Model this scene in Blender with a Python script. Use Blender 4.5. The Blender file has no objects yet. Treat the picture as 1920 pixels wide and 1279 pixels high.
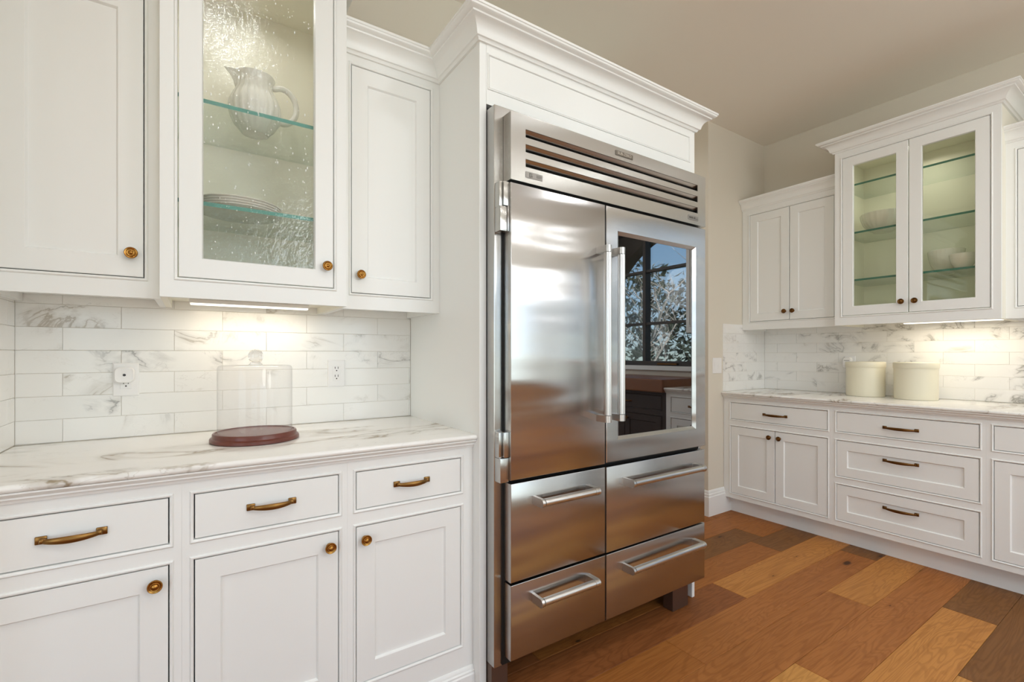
import bpy, bmesh, math, random
from mathutils import Vector, Matrix
random.seed(7)
C = bpy.context.scene.collection
SC = bpy.context.scene

# ------------------------------------------------------------------ camera
CAM_Z = 1.2746
cam = bpy.data.cameras.new('camera'); cam.sensor_width = 36.0; cam.lens = 16.674
cam.shift_y = 25.0 / 1920.0; cam.clip_start = 0.02
camo = bpy.data.objects.new('camera', cam); C.objects.link(camo)
camo.location = (0, 0, CAM_Z); camo.rotation_euler = (math.pi / 2, 0, -0.5922)
SC.camera = camo
# ------------------------------------------------------------------ world, sun, exposure
W = bpy.data.worlds.new('sky'); SC.world = W; W.use_nodes = True
wn = W.node_tree.nodes; wl = W.node_tree.links
bg = wn['Background']
skyt = wn.new('ShaderNodeTexSky'); skyt.sky_type = 'HOSEK_WILKIE'; skyt.turbidity = 2.5
skyt.sun_direction = (-0.5, 0.55, 0.67)
wl.new(skyt.outputs['Color'], bg.inputs['Color']); bg.inputs['Strength'].default_value = 10.0
SC.view_settings.view_transform = 'Standard'; SC.view_settings.look = 'None'
SC.view_settings.exposure = -0.16; SC.view_settings.gamma = 1.0
SC.view_settings.use_curve_mapping = False
SC.cycles.max_bounces = 10; SC.cycles.diffuse_bounces = 6; SC.cycles.glossy_bounces = 5
SC.cycles.transmission_bounces = 8; SC.cycles.transparent_max_bounces = 16
SC.cycles.caustics_reflective = False; SC.cycles.caustics_refractive = False
SC.cycles.sample_clamp_indirect = 6.0
SC.cycles.use_denoising = True

def area(name, loc, direction, sx, sy, power, col=(1, 1, 1), spread=180):
    l = bpy.data.lights.new(name, 'AREA'); l.shape = 'RECTANGLE'; l.size = sx; l.size_y = sy
    l.energy = power; l.color = col; l.spread = math.radians(spread)
    o = bpy.data.objects.new(name, l); C.objects.link(o); o.location = loc
    o.rotation_euler = Vector(direction).to_track_quat('-Z', 'Y').to_euler()
    return o
def lamp_disk(name, loc, r, power, col=(.95, .98, 1), spread=160):
    l = bpy.data.lights.new(name, 'AREA'); l.shape = 'DISK'; l.size = 2 * r; l.energy = power; l.color = col
    l.spread = math.radians(spread)
    o = bpy.data.objects.new(name, l); C.objects.link(o); o.location = loc
    return o
sl = bpy.data.lights.new('sun', 'SUN'); sl.energy = 12.0; sl.angle = 0.01; sl.color = (1, .95, .88)
so = bpy.data.objects.new('sun', sl); C.objects.link(so); so.location = (-5, 6, 8)
so.rotation_euler = Vector((0.5, -0.55, -0.67)).to_track_quat('-Z', 'Y').to_euler()
CEIL = 3.116
DAY = (0.90, 0.96, 1.0)
area('window_daylight', (1.8, -3.14, 1.5), (0, 1, 0), 2.0, 2.0, 24, DAY)
area('window_daylight', (-0.75, -3.14, 1.5), (0, 1, 0), 1.6, 2.0, 8, DAY)
area('window_daylight', (4.15, -2.2, 1.31), (-1, 0, 0), 1.4, 2.3, 13, DAY)
area('window_daylight', (-2.54, -1.0, 1.5), (1, 0, 0), 2.0, 2.4, 27, DAY)
CANS = [(0.1, 0.5), (1.3, 0.45), (2.5, 0.3), (0.2, -1.0), (1.8, -1.2), (3.2, -0.9), (-1.2, -0.4)]
for (x, y) in CANS:
    lamp_disk('downlight', (x, y, CEIL - 0.012), 0.07, 4.5)
lamp_disk('added_passage_fill', (2.75, 2.85, CEIL - .02), .1, 5.0)  # added lamp, brightens the side wall of the passage; no fixture known
for (x, y) in ((1.3, -1.25), (2.7, -1.35)):  # added point lamps that brighten ceiling and room; no pendants known
    l = bpy.data.lights.new('added_room_fill', 'POINT'); l.energy = 36; l.shadow_soft_size = .32; l.color = (.95, .98, 1)
    o = bpy.data.objects.new('added_room_fill', l); C.objects.link(o); o.location = (x, y, 2.25)

# ------------------------------------------------------------------ materials
def srgb(r, g, b):
    f = lambda c: (c / 255) / 12.92 if c / 255 <= 0.04045 else ((c / 255 + 0.055) / 1.055) ** 2.4
    return (f(r), f(g), f(b), 1)
def mat(name, base=(.8, .8, .8, 1), rough=.5, metal=0.0, **kw):
    m = bpy.data.materials.new(name); m.use_nodes = True
    b = m.node_tree.nodes['Principled BSDF']
    b.inputs['Base Color'].default_value = base if len(base) == 4 else (*base, 1)
    b.inputs['Roughness'].default_value = rough; b.inputs['Metallic'].default_value = metal
    for k, v in kw.items(): b.inputs[k.replace('_', ' ')].default_value = v
    return m
def nd(m, t, **kw):
    n = m.node_tree.nodes.new(t)
    for k, v in kw.items(): setattr(n, k, v)
    return n
def lk(m, a, b): m.node_tree.links.new(a, b)
def math_n(m, op, a, b=None, clamp=False):
    n = nd(m, 'ShaderNodeMath', operation=op, use_clamp=clamp)
    for i, v in enumerate((a, b)):
        if v is None: continue
        if hasattr(v, 'is_linked'): lk(m, v, n.inputs[i])
        else: n.inputs[i].default_value = v
    return n.outputs[0]
def mapr(m, v, a, b, c=0.0, d=1.0, smooth=True):
    n = nd(m, 'ShaderNodeMapRange'); n.interpolation_type = 'SMOOTHSTEP' if smooth else 'LINEAR'
    lk(m, v, n.inputs['Value'])
    for k, x in zip(('From Min', 'From Max', 'To Min', 'To Max'), (a, b, c, d)): n.inputs[k].default_value = x
    return n.outputs['Result']
def mixc(m, f, a, b):
    n = nd(m, 'ShaderNodeMix', data_type='RGBA')
    for s, v in ((n.inputs['Factor'], f), (n.inputs['A'], a), (n.inputs['B'], b)):
        if hasattr(v, 'is_linked'): lk(m, v, s)
        else: s.default_value = v
    return n.outputs['Result']
for _n in ():
    pass
def mixc(m, f, a, b, mode='MIX'):
    n = nd(m, 'ShaderNodeMixRGB', blend_type=mode)
    for s, v in ((n.inputs[0], f), (n.inputs[1], a), (n.inputs[2], b)):
        if hasattr(v, 'is_linked'): lk(m, v, s)
        else: s.default_value = v
    return n.outputs[0]
def noise(m, vec, scale, detail=3, rough=.5, dist=0.0):
    n = nd(m, 'ShaderNodeTexNoise'); n.inputs['Scale'].default_value = scale; n.inputs['Detail'].default_value = detail
    n.inputs['Roughness'].default_value = rough; n.inputs['Distortion'].default_value = dist
    if vec is not None: lk(m, vec, n.inputs['Vector'])
    return n.outputs[0]
def objcoord(m, scale=(1, 1, 1), rnd=0.0, rot=(0, 0, 0)):
    tc = nd(m, 'ShaderNodeTexCoord'); v = tc.outputs['Object']
    if rnd:
        oi = nd(m, 'ShaderNodeObjectInfo'); cx = nd(m, 'ShaderNodeCombineXYZ')
        for i, k in enumerate((1.0, 2.37, 4.11)):
            lk(m, math_n(m, 'MULTIPLY', oi.outputs['Random'], rnd * k), cx.inputs[i])
        ad = nd(m, 'ShaderNodeVectorMath', operation='ADD'); lk(m, v, ad.inputs[0]); lk(m, cx.outputs[0], ad.inputs[1]); v = ad.outputs[0]
    mp = nd(m, 'ShaderNodeMapping'); lk(m, v, mp.inputs['Vector']); mp.inputs['Scale'].default_value = scale; mp.inputs['Rotation'].default_value = rot
    return mp.outputs[0]
def bump(m, h, strength, dist=0.01):
    b = nd(m, 'ShaderNodeBump'); b.inputs['Strength'].default_value = strength; b.inputs['Distance'].default_value = dist
    lk(m, h, b.inputs['Height']); return b.outputs[0]

M = {}
M['paint'] = mat('white cabinet paint', srgb(236, 237, 235), .38)
M['trim'] = mat('white trim paint', srgb(238, 239, 237), .35)
M['inside'] = mat('cabinet interior cream paint', srgb(240, 237, 224), .5)
M['wallp'] = mat('warm greige wall paint', srgb(219, 212, 198), .75)
M['ceilp'] = mat('warm greige ceiling paint', srgb(238, 232, 221), .8)
for k in ('wallp', 'ceilp'):
    m = M[k]; lk(m, bump(m, noise(m, objcoord(m), 160, 2), .05, .002), m.node_tree.nodes['Principled BSDF'].inputs['Normal'])
M['grout'] = mat('pale grout', srgb(238, 236, 230), .8)

def marble(name, rnd, scale, stretch=(1, 1, 1), rot=(0, 0, 0), strong=.7, warm=srgb(150, 134, 108), grey=srgb(158, 157, 154), thr=.5, rough=.18):
    m = mat(name, rough=rough); b = m.node_tree.nodes['Principled BSDF']
    v = objcoord(m, stretch, rnd, rot)
    a = noise(m, v, scale, 5, .55, 1.1)
    ridge = math_n(m, 'ABSOLUTE', math_n(m, 'SUBTRACT', a, .5))
    vein = mapr(m, ridge, .0, .022, 1, 0)
    soft = mapr(m, ridge, .0, .11, 1, 0)
    mask = mapr(m, noise(m, v, scale * .9, 2, .5, .3), thr, thr + .14)
    a2 = noise(m, v, scale * 2.3, 4, .6, 1.6)
    fine = mapr(m, math_n(m, 'ABSOLUTE', math_n(m, 'SUBTRACT', a2, .47)), 0, .014, 1, 0)
    mask2 = mapr(m, noise(m, v, scale * 1.3, 2), .48, .7)
    cloud = noise(m, v, scale * .6, 3)
    base = mixc(m, cloud, srgb(242, 240, 236), srgb(232, 231, 228))
    hue = mixc(m, mapr(m, noise(m, v, scale * 1.7, 1), .4, .6), warm, grey)
    c = mixc(m, math_n(m, 'MULTIPLY', math_n(m, 'MULTIPLY', soft, mask), strong * .45), base, hue)
    c = mixc(m, math_n(m, 'MULTIPLY', math_n(m, 'MULTIPLY', vein, mask), strong), c, hue)
    c = mixc(m, math_n(m, 'MULTIPLY', math_n(m, 'MULTIPLY', fine, mask2), strong * .4), c, hue)
    lk(m, c, b.inputs['Base Color']); return m
M['tile'] = marble('marble tile', 23.0, 3.6, (1, 1, 1.6), (0.2, .3, .5), .55, thr=.53)
M['tile_grey'] = marble('grey veined marble tile', 23.0, 4.6, (1, 1, 1.4), (0.1, .5, .2), .72, srgb(132, 128, 120), srgb(150, 149, 147), .51)
M['counter'] = marble('marble worktop', 0, 2.1, (.8, 2.2, 1.6), (0, 0, .25), .85, srgb(140, 122, 92), srgb(160, 152, 140), .46, .12)

def oak():
    m = mat('oak plank', rough=.5, Specular_IOR_Level=.22); b = m.node_tree.nodes['Principled BSDF']
    oi = nd(m, 'ShaderNodeObjectInfo')
    v = objcoord(m, (1, 1, 1), 31.0)
    mp = nd(m, 'ShaderNodeMapping'); lk(m, v, mp.inputs['Vector']); mp.inputs['Scale'].default_value = (1.1, 7.0, 1)
    warp = noise(m, mp.outputs[0], 1.0, 3, .5, .6)
    rings = math_n(m, 'SINE', math_n(m, 'MULTIPLY', warp, 130.0))
    rings = mapr(m, rings, -.2, 1.0, 0, 1)
    mp2 = nd(m, 'ShaderNodeMapping'); lk(m, v, mp2.inputs['Vector']); mp2.inputs['Scale'].default_value = (3.5, 110, 1)
    fib = noise(m, mp2.outputs[0], 1.0, 3, .6)
    tone = noise(m, mp.outputs[0], .7, 2)
    mp3 = nd(m, 'ShaderNodeMapping'); lk(m, v, mp3.inputs['Vector']); mp3.inputs['Scale'].default_value = (2.1, 5.0, 1)
    vo = nd(m, 'ShaderNodeTexVoronoi', voronoi_dimensions='2D'); lk(m, mp3.outputs[0], vo.inputs['Vector']); vo.inputs['Scale'].default_value = 1.0
    wob = math_n(m, 'MULTIPLY', noise(m, v, 26, 3), .07)
    kd = math_n(m, 'ADD', vo.outputs['Distance'], wob)
    sep = nd(m, 'ShaderNodeSeparateColor'); lk(m, vo.outputs['Color'], sep.inputs[0])
    pick = mapr(m, sep.outputs[0], .45, .5); ksz = mapr(m, sep.outputs[1], 0, 1, .6, 1.7, False)
    kd = math_n(m, 'MULTIPLY', kd, ksz)
    knot = math_n(m, 'MULTIPLY', mapr(m, kd, .055, .10, 1, 0), pick); halo = math_n(m, 'MULTIPLY', mapr(m, kd, .05, .26, 1, 0), pick)
    col = oi.outputs['Color']
    c = mixc(m, mapr(m, tone, .3, .7, 0, .35), col, mixc(m, 1.0, col, (.72, .66, .58, 1), 'MULTIPLY'))
    c = mixc(m, math_n(m, 'MULTIPLY', rings, .34), c, mixc(m, 1.0, col, (.50, .42, .32, 1), 'MULTIPLY'))
    c = mixc(m, mapr(m, fib, .42, .70, 0, .55), c, mixc(m, 1.0, col, (.60, .52, .42, 1), 'MULTIPLY'))
    c = mixc(m, math_n(m, 'MULTIPLY', halo, .40), c, mixc(m, 1.0, col, (.45, .34, .26, 1), 'MULTIPLY'))
    c = mixc(m, math_n(m, 'MULTIPLY', knot, .88), c, srgb(46, 28, 18))
    lk(m, c, b.inputs['Base Color'])
    h = math_n(m, 'ADD', math_n(m, 'MULTIPLY', fib, .6), math_n(m, 'MULTIPLY', rings, -.3))
    lk(m, bump(m, h, .12, .002), b.inputs['Normal']); return m
M['oak'] = oak()

def steel(name, base, rough, wav=0.0, ani=.92):
    m = mat(name, base, rough, 1.0); b = m.node_tree.nodes['Principled BSDF']
    v = objcoord(m, (2, 2, 700))
    gr = noise(m, v, 1.0, 2)
    lk(m, mapr(m, gr, .2, .8, rough * .93, rough * 1.07), b.inputs['Roughness'])
    geo = nd(m, 'ShaderNodeNewGeometry'); cr = nd(m, 'ShaderNodeVectorMath', operation='CROSS_PRODUCT')
    lk(m, geo.outputs['Normal'], cr.inputs[0]); cr.inputs[1].default_value = (0.02, 0.01, 1)
    lk(m, cr.outputs[0], b.inputs['Tangent']); b.inputs['Anisotropic'].default_value = ani
    if wav:
        w = noise(m, objcoord(m, (1.1, 1.1, 6.5)), 1.0, 1, .4)
        lk(m, bump(m, w, wav, .02), b.inputs['Normal'])
    return m
M['steel'] = steel('brushed stainless steel', srgb(190, 189, 188), .22, .6)
M['steel_drawer'] = steel('brushed steel drawer front', srgb(182, 180, 178), .22, .12)
M['steel2'] = steel('satin stainless steel', srgb(192, 191, 188), .24)
M['handle'] = mat('satin steel handle', srgb(206, 204, 201), .28, 1.0)
M['edge'] = mat('bright steel edge', srgb(226, 224, 220), .25, 1.0)
M['badge'] = mat('dark pewter badge', srgb(120, 113, 104), .4, .8)
M['badge_text'] = mat('light pewter lettering', srgb(196, 188, 176), .35, .7)
M['badge_dark'] = mat('dark badge ink', srgb(52, 48, 44), .5)
M['badge_lite'] = mat('grey badge plate', srgb(150, 146, 141), .4, .7)
M['black'] = mat('black gasket', srgb(14, 13, 12), .6)
M['dglass'] = mat('dark coated door glass', srgb(10, 10, 11), .015, 0, IOR=3.0)
M['brass'] = mat('antique brass', srgb(164, 118, 58), .26, 1.0)
M['bronze'] = mat('aged brass', srgb(140, 104, 58), .34, 1.0)
M['bronze_dark'] = mat('aged dark bronze', srgb(112, 78, 42), .34, 1.0)
M['china'] = mat('white glazed china', srgb(240, 238, 232), .12)
M['cream'] = mat('cream ceramic', srgb(226, 220, 198), .35)
M['wood'] = mat('dark cherry wood', srgb(96, 48, 38), .3)
m = M['wood']; lk(m, mixc(m, noise(m, objcoord(m, (4, 40, 40)), 1, 4), srgb(80, 36, 28), srgb(124, 68, 54)), m.node_tree.nodes['Principled BSDF'].inputs['Base Color'])
M['plastic'] = mat('white plastic', srgb(238, 237, 236), .35)
M['slot'] = mat('dark socket slot', srgb(40, 36, 32), .6)
M['lens'] = mat('grey sensor lens', srgb(70, 66, 66), .2)
M['shelf_edge'] = mat('teal glass edge', srgb(92, 160, 150), .15)
M['shelf_edge_dark'] = mat('green glass edge', srgb(64, 122, 108), .15)
M['void'] = mat('recess shade', srgb(22, 19, 17), .8)  # near-black colour stands in for shade behind the grille and under the refrigerator
M['foot'] = mat('dark steel leg', srgb(120, 100, 88), .35, .8)
def emis(name, col, s):
    m = bpy.data.materials.new(name); m.use_nodes = True; n = m.node_tree.nodes; n.clear()
    e = n.new('ShaderNodeEmission'); e.inputs[0].default_value = col; e.inputs[1].default_value = s
    o = n.new('ShaderNodeOutputMaterial'); m.node_tree.links.new(e.outputs[0], o.inputs[0]); return m
M['led'] = emis('warm lit diffuser', (1, .93, .78, 1), 3.0)
def thin_glass(name, tint=(1, 1, 1, 1), ior=1.5, seed=False, rough=0.0, haze=0.0):
    m = bpy.data.materials.new(name); m.use_nodes = True; n = m.node_tree.nodes; n.clear()
    o = n.new('ShaderNodeOutputMaterial'); tr = n.new('ShaderNodeBsdfTransparent'); tr.inputs[0].default_value = tint
    gl = n.new('ShaderNodeBsdfGlossy'); gl.inputs['Roughness'].default_value = rough
    ge = n.new('ShaderNodeNewGeometry'); dt = n.new('ShaderNodeVectorMath'); dt.operation = 'DOT_PRODUCT'
    lk(m, ge.outputs['Incoming'], dt.inputs[0]); lk(m, ge.outputs['Normal'], dt.inputs[1])
    f0 = ((ior - 1) / (ior + 1)) ** 2
    sch = math_n(m, 'POWER', math_n(m, 'SUBTRACT', 1.0, math_n(m, 'ABSOLUTE', dt.outputs['Value']), True), 5.0)
    fac = math_n(m, 'ADD', math_n(m, 'MULTIPLY', sch, 1 - f0), f0)
    mx = n.new('ShaderNodeMixShader'); lk(m, fac, mx.inputs[0]); lk(m, tr.outputs[0], mx.inputs[1]); lk(m, gl.outputs[0], mx.inputs[2])
    out = mx.outputs[0]
    if seed:
        v = objcoord(m, (1, 1, .55))
        vo = nd(m, 'ShaderNodeTexVoronoi'); vo.inputs['Scale'].default_value = 150.0; lk(m, v, vo.inputs['Vector'])
        bub = mapr(m, vo.outputs['Distance'], .05, .30, 1, 0)
        rip = noise(m, objcoord(m, (1, 1, .35)), 9, 1)
        h = math_n(m, 'ADD', math_n(m, 'MULTIPLY', bub, .30), rip)
        h = math_n(m, 'ADD', h, math_n(m, 'MULTIPLY', noise(m, objcoord(m, (1, 1, .8)), 70, 3, .6), .35))
        nb = bump(m, h, .8, .006); lk(m, nb, gl.inputs['Normal'])
    if haze:
        df = n.new('ShaderNodeBsdfDiffuse'); df.inputs[0].default_value = (.9, .9, .9, 1)
        m2 = n.new('ShaderNodeMixShader'); m2.inputs[0].default_value = haze
        lk(m, out, m2.inputs[1]); lk(m, df.outputs[0], m2.inputs[2]); out = m2.outputs[0]
    lk(m, out, o.inputs[0]); return m
M['seed'] = mat('glass bubble', (.95, .96, .94, 1), .10, 0, Alpha=.8)  # bubbles in the glass; their near-white colour stands in for sparkle
M['pane'] = thin_glass('clear window glass', (.98, .99, .98, 1))
M['seeded'] = thin_glass('seeded cabinet glass', (.975, .98, .97, 1), 1.55, True, .045)
M['cabglass'] = thin_glass('cabinet glass', (.95, .95, .90, 1), 1.5)
M['shelf'] = thin_glass('glass shelf', (.93, .97, .95, 1), 1.45)
M['dome'] = thin_glass('clear acrylic dome', (.985, .985, .985, 1), 1.35, haze=.05)
M['ball'] = mat('clear glass ball', (1, 1, 1, 1), .02, 0, Transmission_Weight=1.0, IOR=1.3)
M['bark'] = mat('tree bark', srgb(206, 198, 190), .9)
M['leaf'] = mat('hedge leaves', srgb(58, 70, 58), .8)
M['lawn'] = mat('lawn', srgb(92, 100, 60), .9)
M['dwood'] = mat('dark brown timber', srgb(56, 42, 34), .6)
M['butcher'] = mat('oiled butcher block', srgb(128, 78, 42), .4)
M['wframe'] = mat('dark bronze window frame', srgb(60, 52, 46), .5)

# ------------------------------------------------------------------ mesh helpers
IDM = lambda a, b, c: (a, b, c)
def ML(y0): return lambda u, o, z: (u, y0 - o, z)      # left run: u = X, out = -Y
def MR(x0): return lambda u, o, z: (x0 - o, u, z)      # right run: u = Y, out = -X
class MB:
    def __init__(s, mp=IDM): s.bm = bmesh.new(); s.mp = mp; s.mi = 0
    def v(s, *p): return s.bm.verts.new(s.mp(*p))
    def f(s, vs):
        try: fc = s.bm.faces.new(vs)
        except ValueError: return None
        fc.material_index = s.mi; return fc
    def box(s, a0, a1, b0, b1, c0, c1, bev=0.0, seg=1):
        g = [[[s.v(a, b, c) for c in (c0, c1)] for b in (b0, b1)] for a in (a0, a1)]
        p = lambda i, j, k: g[i][j][k]
        fs = [s.f([p(0,0,0),p(0,0,1),p(0,1,1),p(0,1,0)]), s.f([p(1,0,0),p(1,1,0),p(1,1,1),p(1,0,1)]),
              s.f([p(0,0,0),p(1,0,0),p(1,0,1),p(0,0,1)]), s.f([p(0,1,0),p(0,1,1),p(1,1,1),p(1,1,0)]),
              s.f([p(0,0,0),p(0,1,0),p(1,1,0),p(1,0,0)]), s.f([p(0,0,1),p(1,0,1),p(1,1,1),p(0,1,1)])]
        if bev:
            es = list({e for f in fs for e in f.edges})
            bmesh.ops.bevel(s.bm, geom=es, offset=bev, segments=seg, profile=.6, affect='EDGES')
        return s
    def ring(s, pts): return [s.v(*p) for p in pts]
    def bridge(s, A, B, closed=True):
        n = len(A)
        for i in range(n if closed else n - 1): s.f([A[i], A[(i + 1) % n], B[(i + 1) % n], B[i]])
    def loft(s, rings, cap0=True, cap1=True):
        R = [s.ring(r) for r in rings]
        for a, b in zip(R, R[1:]): s.bridge(a, b)
        if cap0: s.f(R[0])
        if cap1: s.f(R[-1][::-1])
        return R
    def rect_rings(s, u0, u1, z0, z1, steps, cap0=True, cap1=True):
        rs = []
        for (ins, o) in steps:
            a, b, c, d = u0 + ins, u1 - ins, z0 + ins, z1 - ins
            rs.append([(a, o, c), (b, o, c), (b, o, d), (a, o, d)])
        s.loft(rs, cap0, cap1); return s
    def prism(s, poly, u0, u1):        # poly in (o, z), along u
        s.loft([[(u, o, z) for (o, z) in poly] for u in (u0, u1)]); return s
    def plate(s, u0, u1, z0, z1, o0, o1, holes):
        us = sorted({u0, u1, *[h[0] for h in holes], *[h[1] for h in holes]}); zs = sorted({z0, z1, *[h[2] for h in holes], *[h[3] for h in holes]})
        us = [x for x in us if u0 <= x <= u1]; zs = [x for x in zs if z0 <= x <= z1]
        cache = {}
        def V(i, j, k):
            if (i, j, k) not in cache: cache[(i, j, k)] = s.v(us[i], (o0, o1)[k], zs[j])
            return cache[(i, j, k)]
        def solid(i, j):
            if i < 0 or j < 0 or i >= len(us) - 1 or j >= len(zs) - 1: return False
            cu = (us[i] + us[i + 1]) / 2; cz = (zs[j] + zs[j + 1]) / 2
            return not any(h[0] < cu < h[1] and h[2] < cz < h[3] for h in holes)
        for i in range(len(us) - 1):
            for j in range(len(zs) - 1):
                if not solid(i, j): continue
                for k in (0, 1): s.f([V(i, j, k), V(i + 1, j, k), V(i + 1, j + 1, k), V(i, j + 1, k)])
                if not solid(i - 1, j): s.f([V(i, j, 0), V(i, j, 1), V(i, j + 1, 1), V(i, j + 1, 0)])
                if not solid(i + 1, j): s.f([V(i + 1, j, 0), V(i + 1, j, 1), V(i + 1, j + 1, 1), V(i + 1, j + 1, 0)])
                if not solid(i, j - 1): s.f([V(i, j, 0), V(i, j, 1), V(i + 1, j, 1), V(i + 1, j, 0)])
                if not solid(i, j + 1): s.f([V(i, j + 1, 0), V(i, j + 1, 1), V(i + 1, j + 1, 1), V(i + 1, j + 1, 0)])
        return s
    def lathe(s, prof, n=32, c=(0, 0, 0), axis='z', flute=None):
        rings = []
        for (r, h) in prof:
            row = []
            for i in range(n):
                a = 2 * math.pi * i / n; rr = max(r, 1e-4)
                if flute: rr *= 1 + flute(a, h)
                x, y = rr * math.cos(a), rr * math.sin(a)
                row.append((c[0] + x, c[1] + y, c[2] + h) if axis == 'z' else (c[0] + x, c[1] - h, c[2] + y))
            rings.append(row)
        s.loft(rings); return s
    def tube(s, pts, r, n=10, caps=True, up=(0, 0, 1)):
        rings = []; P = [Vector(p) for p in pts]; up = Vector(up)
        for i, p in enumerate(P):
            t = (P[min(i + 1, len(P) - 1)] - P[max(i - 1, 0)]).normalized()
            a = t.cross(up)
            if a.length < 1e-3: a = t.cross(Vector((0, 1, 0)))
            a.normalize(); b = t.cross(a).normalized()
            rr = r[i] if isinstance(r, (list, tuple)) else r
            ra, rb = rr if isinstance(rr, tuple) else (rr, rr)
            rings.append([tuple(p + a * (ra * math.cos(2 * math.pi * k / n)) + b * (rb * math.sin(2 * math.pi * k / n))) for k in range(n)])
        s.loft(rings, caps, caps); return s
    def build(s, name, m, parent=None, smooth=None, root=None, kind=None):
        bmesh.ops.recalc_face_normals(s.bm, faces=s.bm.faces)
        off = Vector((0, 0, 0))
        r = root if root is not None else parent
        top = r
        while top is not None and top.parent is not None: top = top.parent
        if top is not None: off = top.location.copy()
        elif root is None and parent is None: pass
        if off.length: bmesh.ops.translate(s.bm, verts=s.bm.verts, vec=-off)
        me = bpy.data.meshes.new(name)
        s.bm.to_mesh(me); s.bm.free()
        for x in (m if isinstance(m, (list, tuple)) else [m]): me.materials.append(x)
        if smooth is not None:
            for p in me.polygons: p.use_smooth = True
            me.set_sharp_from_angle(angle=math.radians(smooth))
        o = bpy.data.objects.new(name, me); C.objects.link(o)
        if parent is not None: o.parent = parent
        if kind: o['kind'] = kind
        return o
def thing(name, label, cat, loc=(0, 0, 0), group=None):
    o = bpy.data.objects.new(name, None); C.objects.link(o); o.location = loc; o.empty_display_size = .05
    o['label'] = label; o['category'] = cat
    if group: o['group'] = group
    return o
def tag(o, label, cat, group=None):
    o['label'] = label; o['category'] = cat
    if group: o['group'] = group
    return o
def inst(name, me, parent, wloc, rotz=0.0):
    o = bpy.data.objects.new(name, me); C.objects.link(o); o.parent = parent
    top = parent
    while top.parent is not None: top = top.parent
    o.location = Vector(wloc) - top.location; o.rotation_euler = (0, 0, rotz); return o
def struct(o): o['kind'] = 'structure'; return o

def sweep(mb, path, prof, m0=None, m1=None):
    """profile (off, z) swept along an XY path, offset to the right of travel, mitred at the corners"""
    P = [Vector(p) for p in path]; ns = []
    for a, b in zip(P, P[1:]):
        d = (b - a).normalized(); ns.append(Vector((d.y, -d.x)))
    ms = []
    for i in range(len(P)):
        if i == 0: ms.append(Vector(m0) if m0 else ns[0])
        elif i == len(P) - 1: ms.append(Vector(m1) if m1 else ns[-1])
        else:
            a, b = ns[i - 1], ns[i]; s_ = a + b; ms.append(s_ * (2 / s_.length_squared) if s_.length > 1e-6 else a)
    mb.loft([[(p.x + q.x * o, p.y + q.y * o, z) for (o, z) in prof] for p, q in zip(P, ms)])
    return mb

# ------------------------------------------------------------------ room shell
R_W = 4.2            # right wall tile face
R_Y = 2.236          # wing wall tile face
L_Y = 2.21           # left wall tile face
fl = MB().box(-2.7, 4.6, -3.4, 3.6, -.12, -.016).build('floor', mat('subfloor', srgb(60, 40, 26), .8)); struct(fl)
PK = {'tan': srgb(192, 132, 68), 'mid': srgb(164, 104, 51), 'mid2': srgb(170, 109, 56), 'dark': srgb(130, 88, 48), 'deep': srgb(120, 76, 42), 'red': srgb(142, 87, 48), 'gold': srgb(204, 148, 80)}
ROW0, PW = .5755, .1992
known = {0: [(1.25, 'tan'), (3.138, 'dark')], 1: [(0.2, 'gold'), (2.063, 'mid2')], 2: [(0.9, 'mid2'), (2.838, 'tan')], 3: [(-.3, 'mid'), (1.748, 'mid2')],
         4: [(.5, 'red'), (2.404, 'tan')], 5: [(1.2, 'mid'), (3.15, 'dark')], 6: [(1.0, 'dark'), (3.3, 'mid')], 7: [(.2, 'mid'), (2.2, 'mid2')], -1: [(.7, 'gold'), (2.52, 'dark')], -2: [(.3, 'mid'), (2.2, 'tan')]}
def plank(x0, x1, y0, y1, col, dz):
    g = .0006
    mb = MB(); mb.mp = lambda a, b, c: (a - (x0 + x1) / 2, b - (y0 + y1) / 2, c)
    mb.rect = None
    rs = []
    for (i, z) in ((g, -.0155), (g, -.0012), (g + .0014, 0.0)):
        rs.append([(x0 + i, y0 + i, z), (x1 - i, y0 + i, z), (x1 - i, y1 - i, z), (x0 + i, y1 - i, z)])
    mb.loft(rs)
    o = mb.build('plank', M['oak']); o.parent = fl; o.location = ((x0 + x1) / 2, (y0 + y1) / 2, dz)
    o.color = col
r = -20
while True:
    y0 = ROW0 + r * PW
    if y0 > 3.45: break
    if y0 > -3.3:
        ks = known.get(r)
        starts = []
        if ks:
            starts = list(ks)
            x = ks[0][0]
            while x > -2.6:
                x -= random.uniform(1.5, 2.1); starts.insert(0, (x, random.choice(list(PK))))
            x = ks[-1][0] + random.uniform(1.7, 2.1)
        else:
            x = -2.6 - random.uniform(0, 1.6)
        while x < 4.6:
            starts.append((x, random.choice(['tan', 'mid', 'mid2', 'dark', 'red']))); x += random.uniform(1.4, 2.1)
        for i, (xs, col) in enumerate(starts):
            xe = starts[i + 1][0] if i + 1 < len(starts) else 4.6
            a, b = max(xs, -2.65), min(xe, 4.55)
            if b - a > .02: plank(a, b, y0, y0 + PW, PK[col], 0.0)
    r += 1
struct(MB().box(-2.7, 4.6, -3.4, 3.6, CEIL, CEIL + .1).build('ceiling', M['ceilp']))
wl_ = struct(MB().box(-2.7, 2.22, L_Y + .0025, L_Y + .14, 0, CEIL).build('wall_left', M['wallp']))
ww = struct(MB().box(3.37, 4.36, R_Y + .0025, 3.5, 0, CEIL).build('wall_wing', M['wallp']))
struct(MB().box(2.2, 3.37, 3.4, 3.5, 0, CEIL).build('wall_passage', M['wallp']))
struct(MB().box(2.1, 2.22, L_Y + .14, 3.4, 0, CEIL).build('wall_alcove', M['wallp']))
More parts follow.
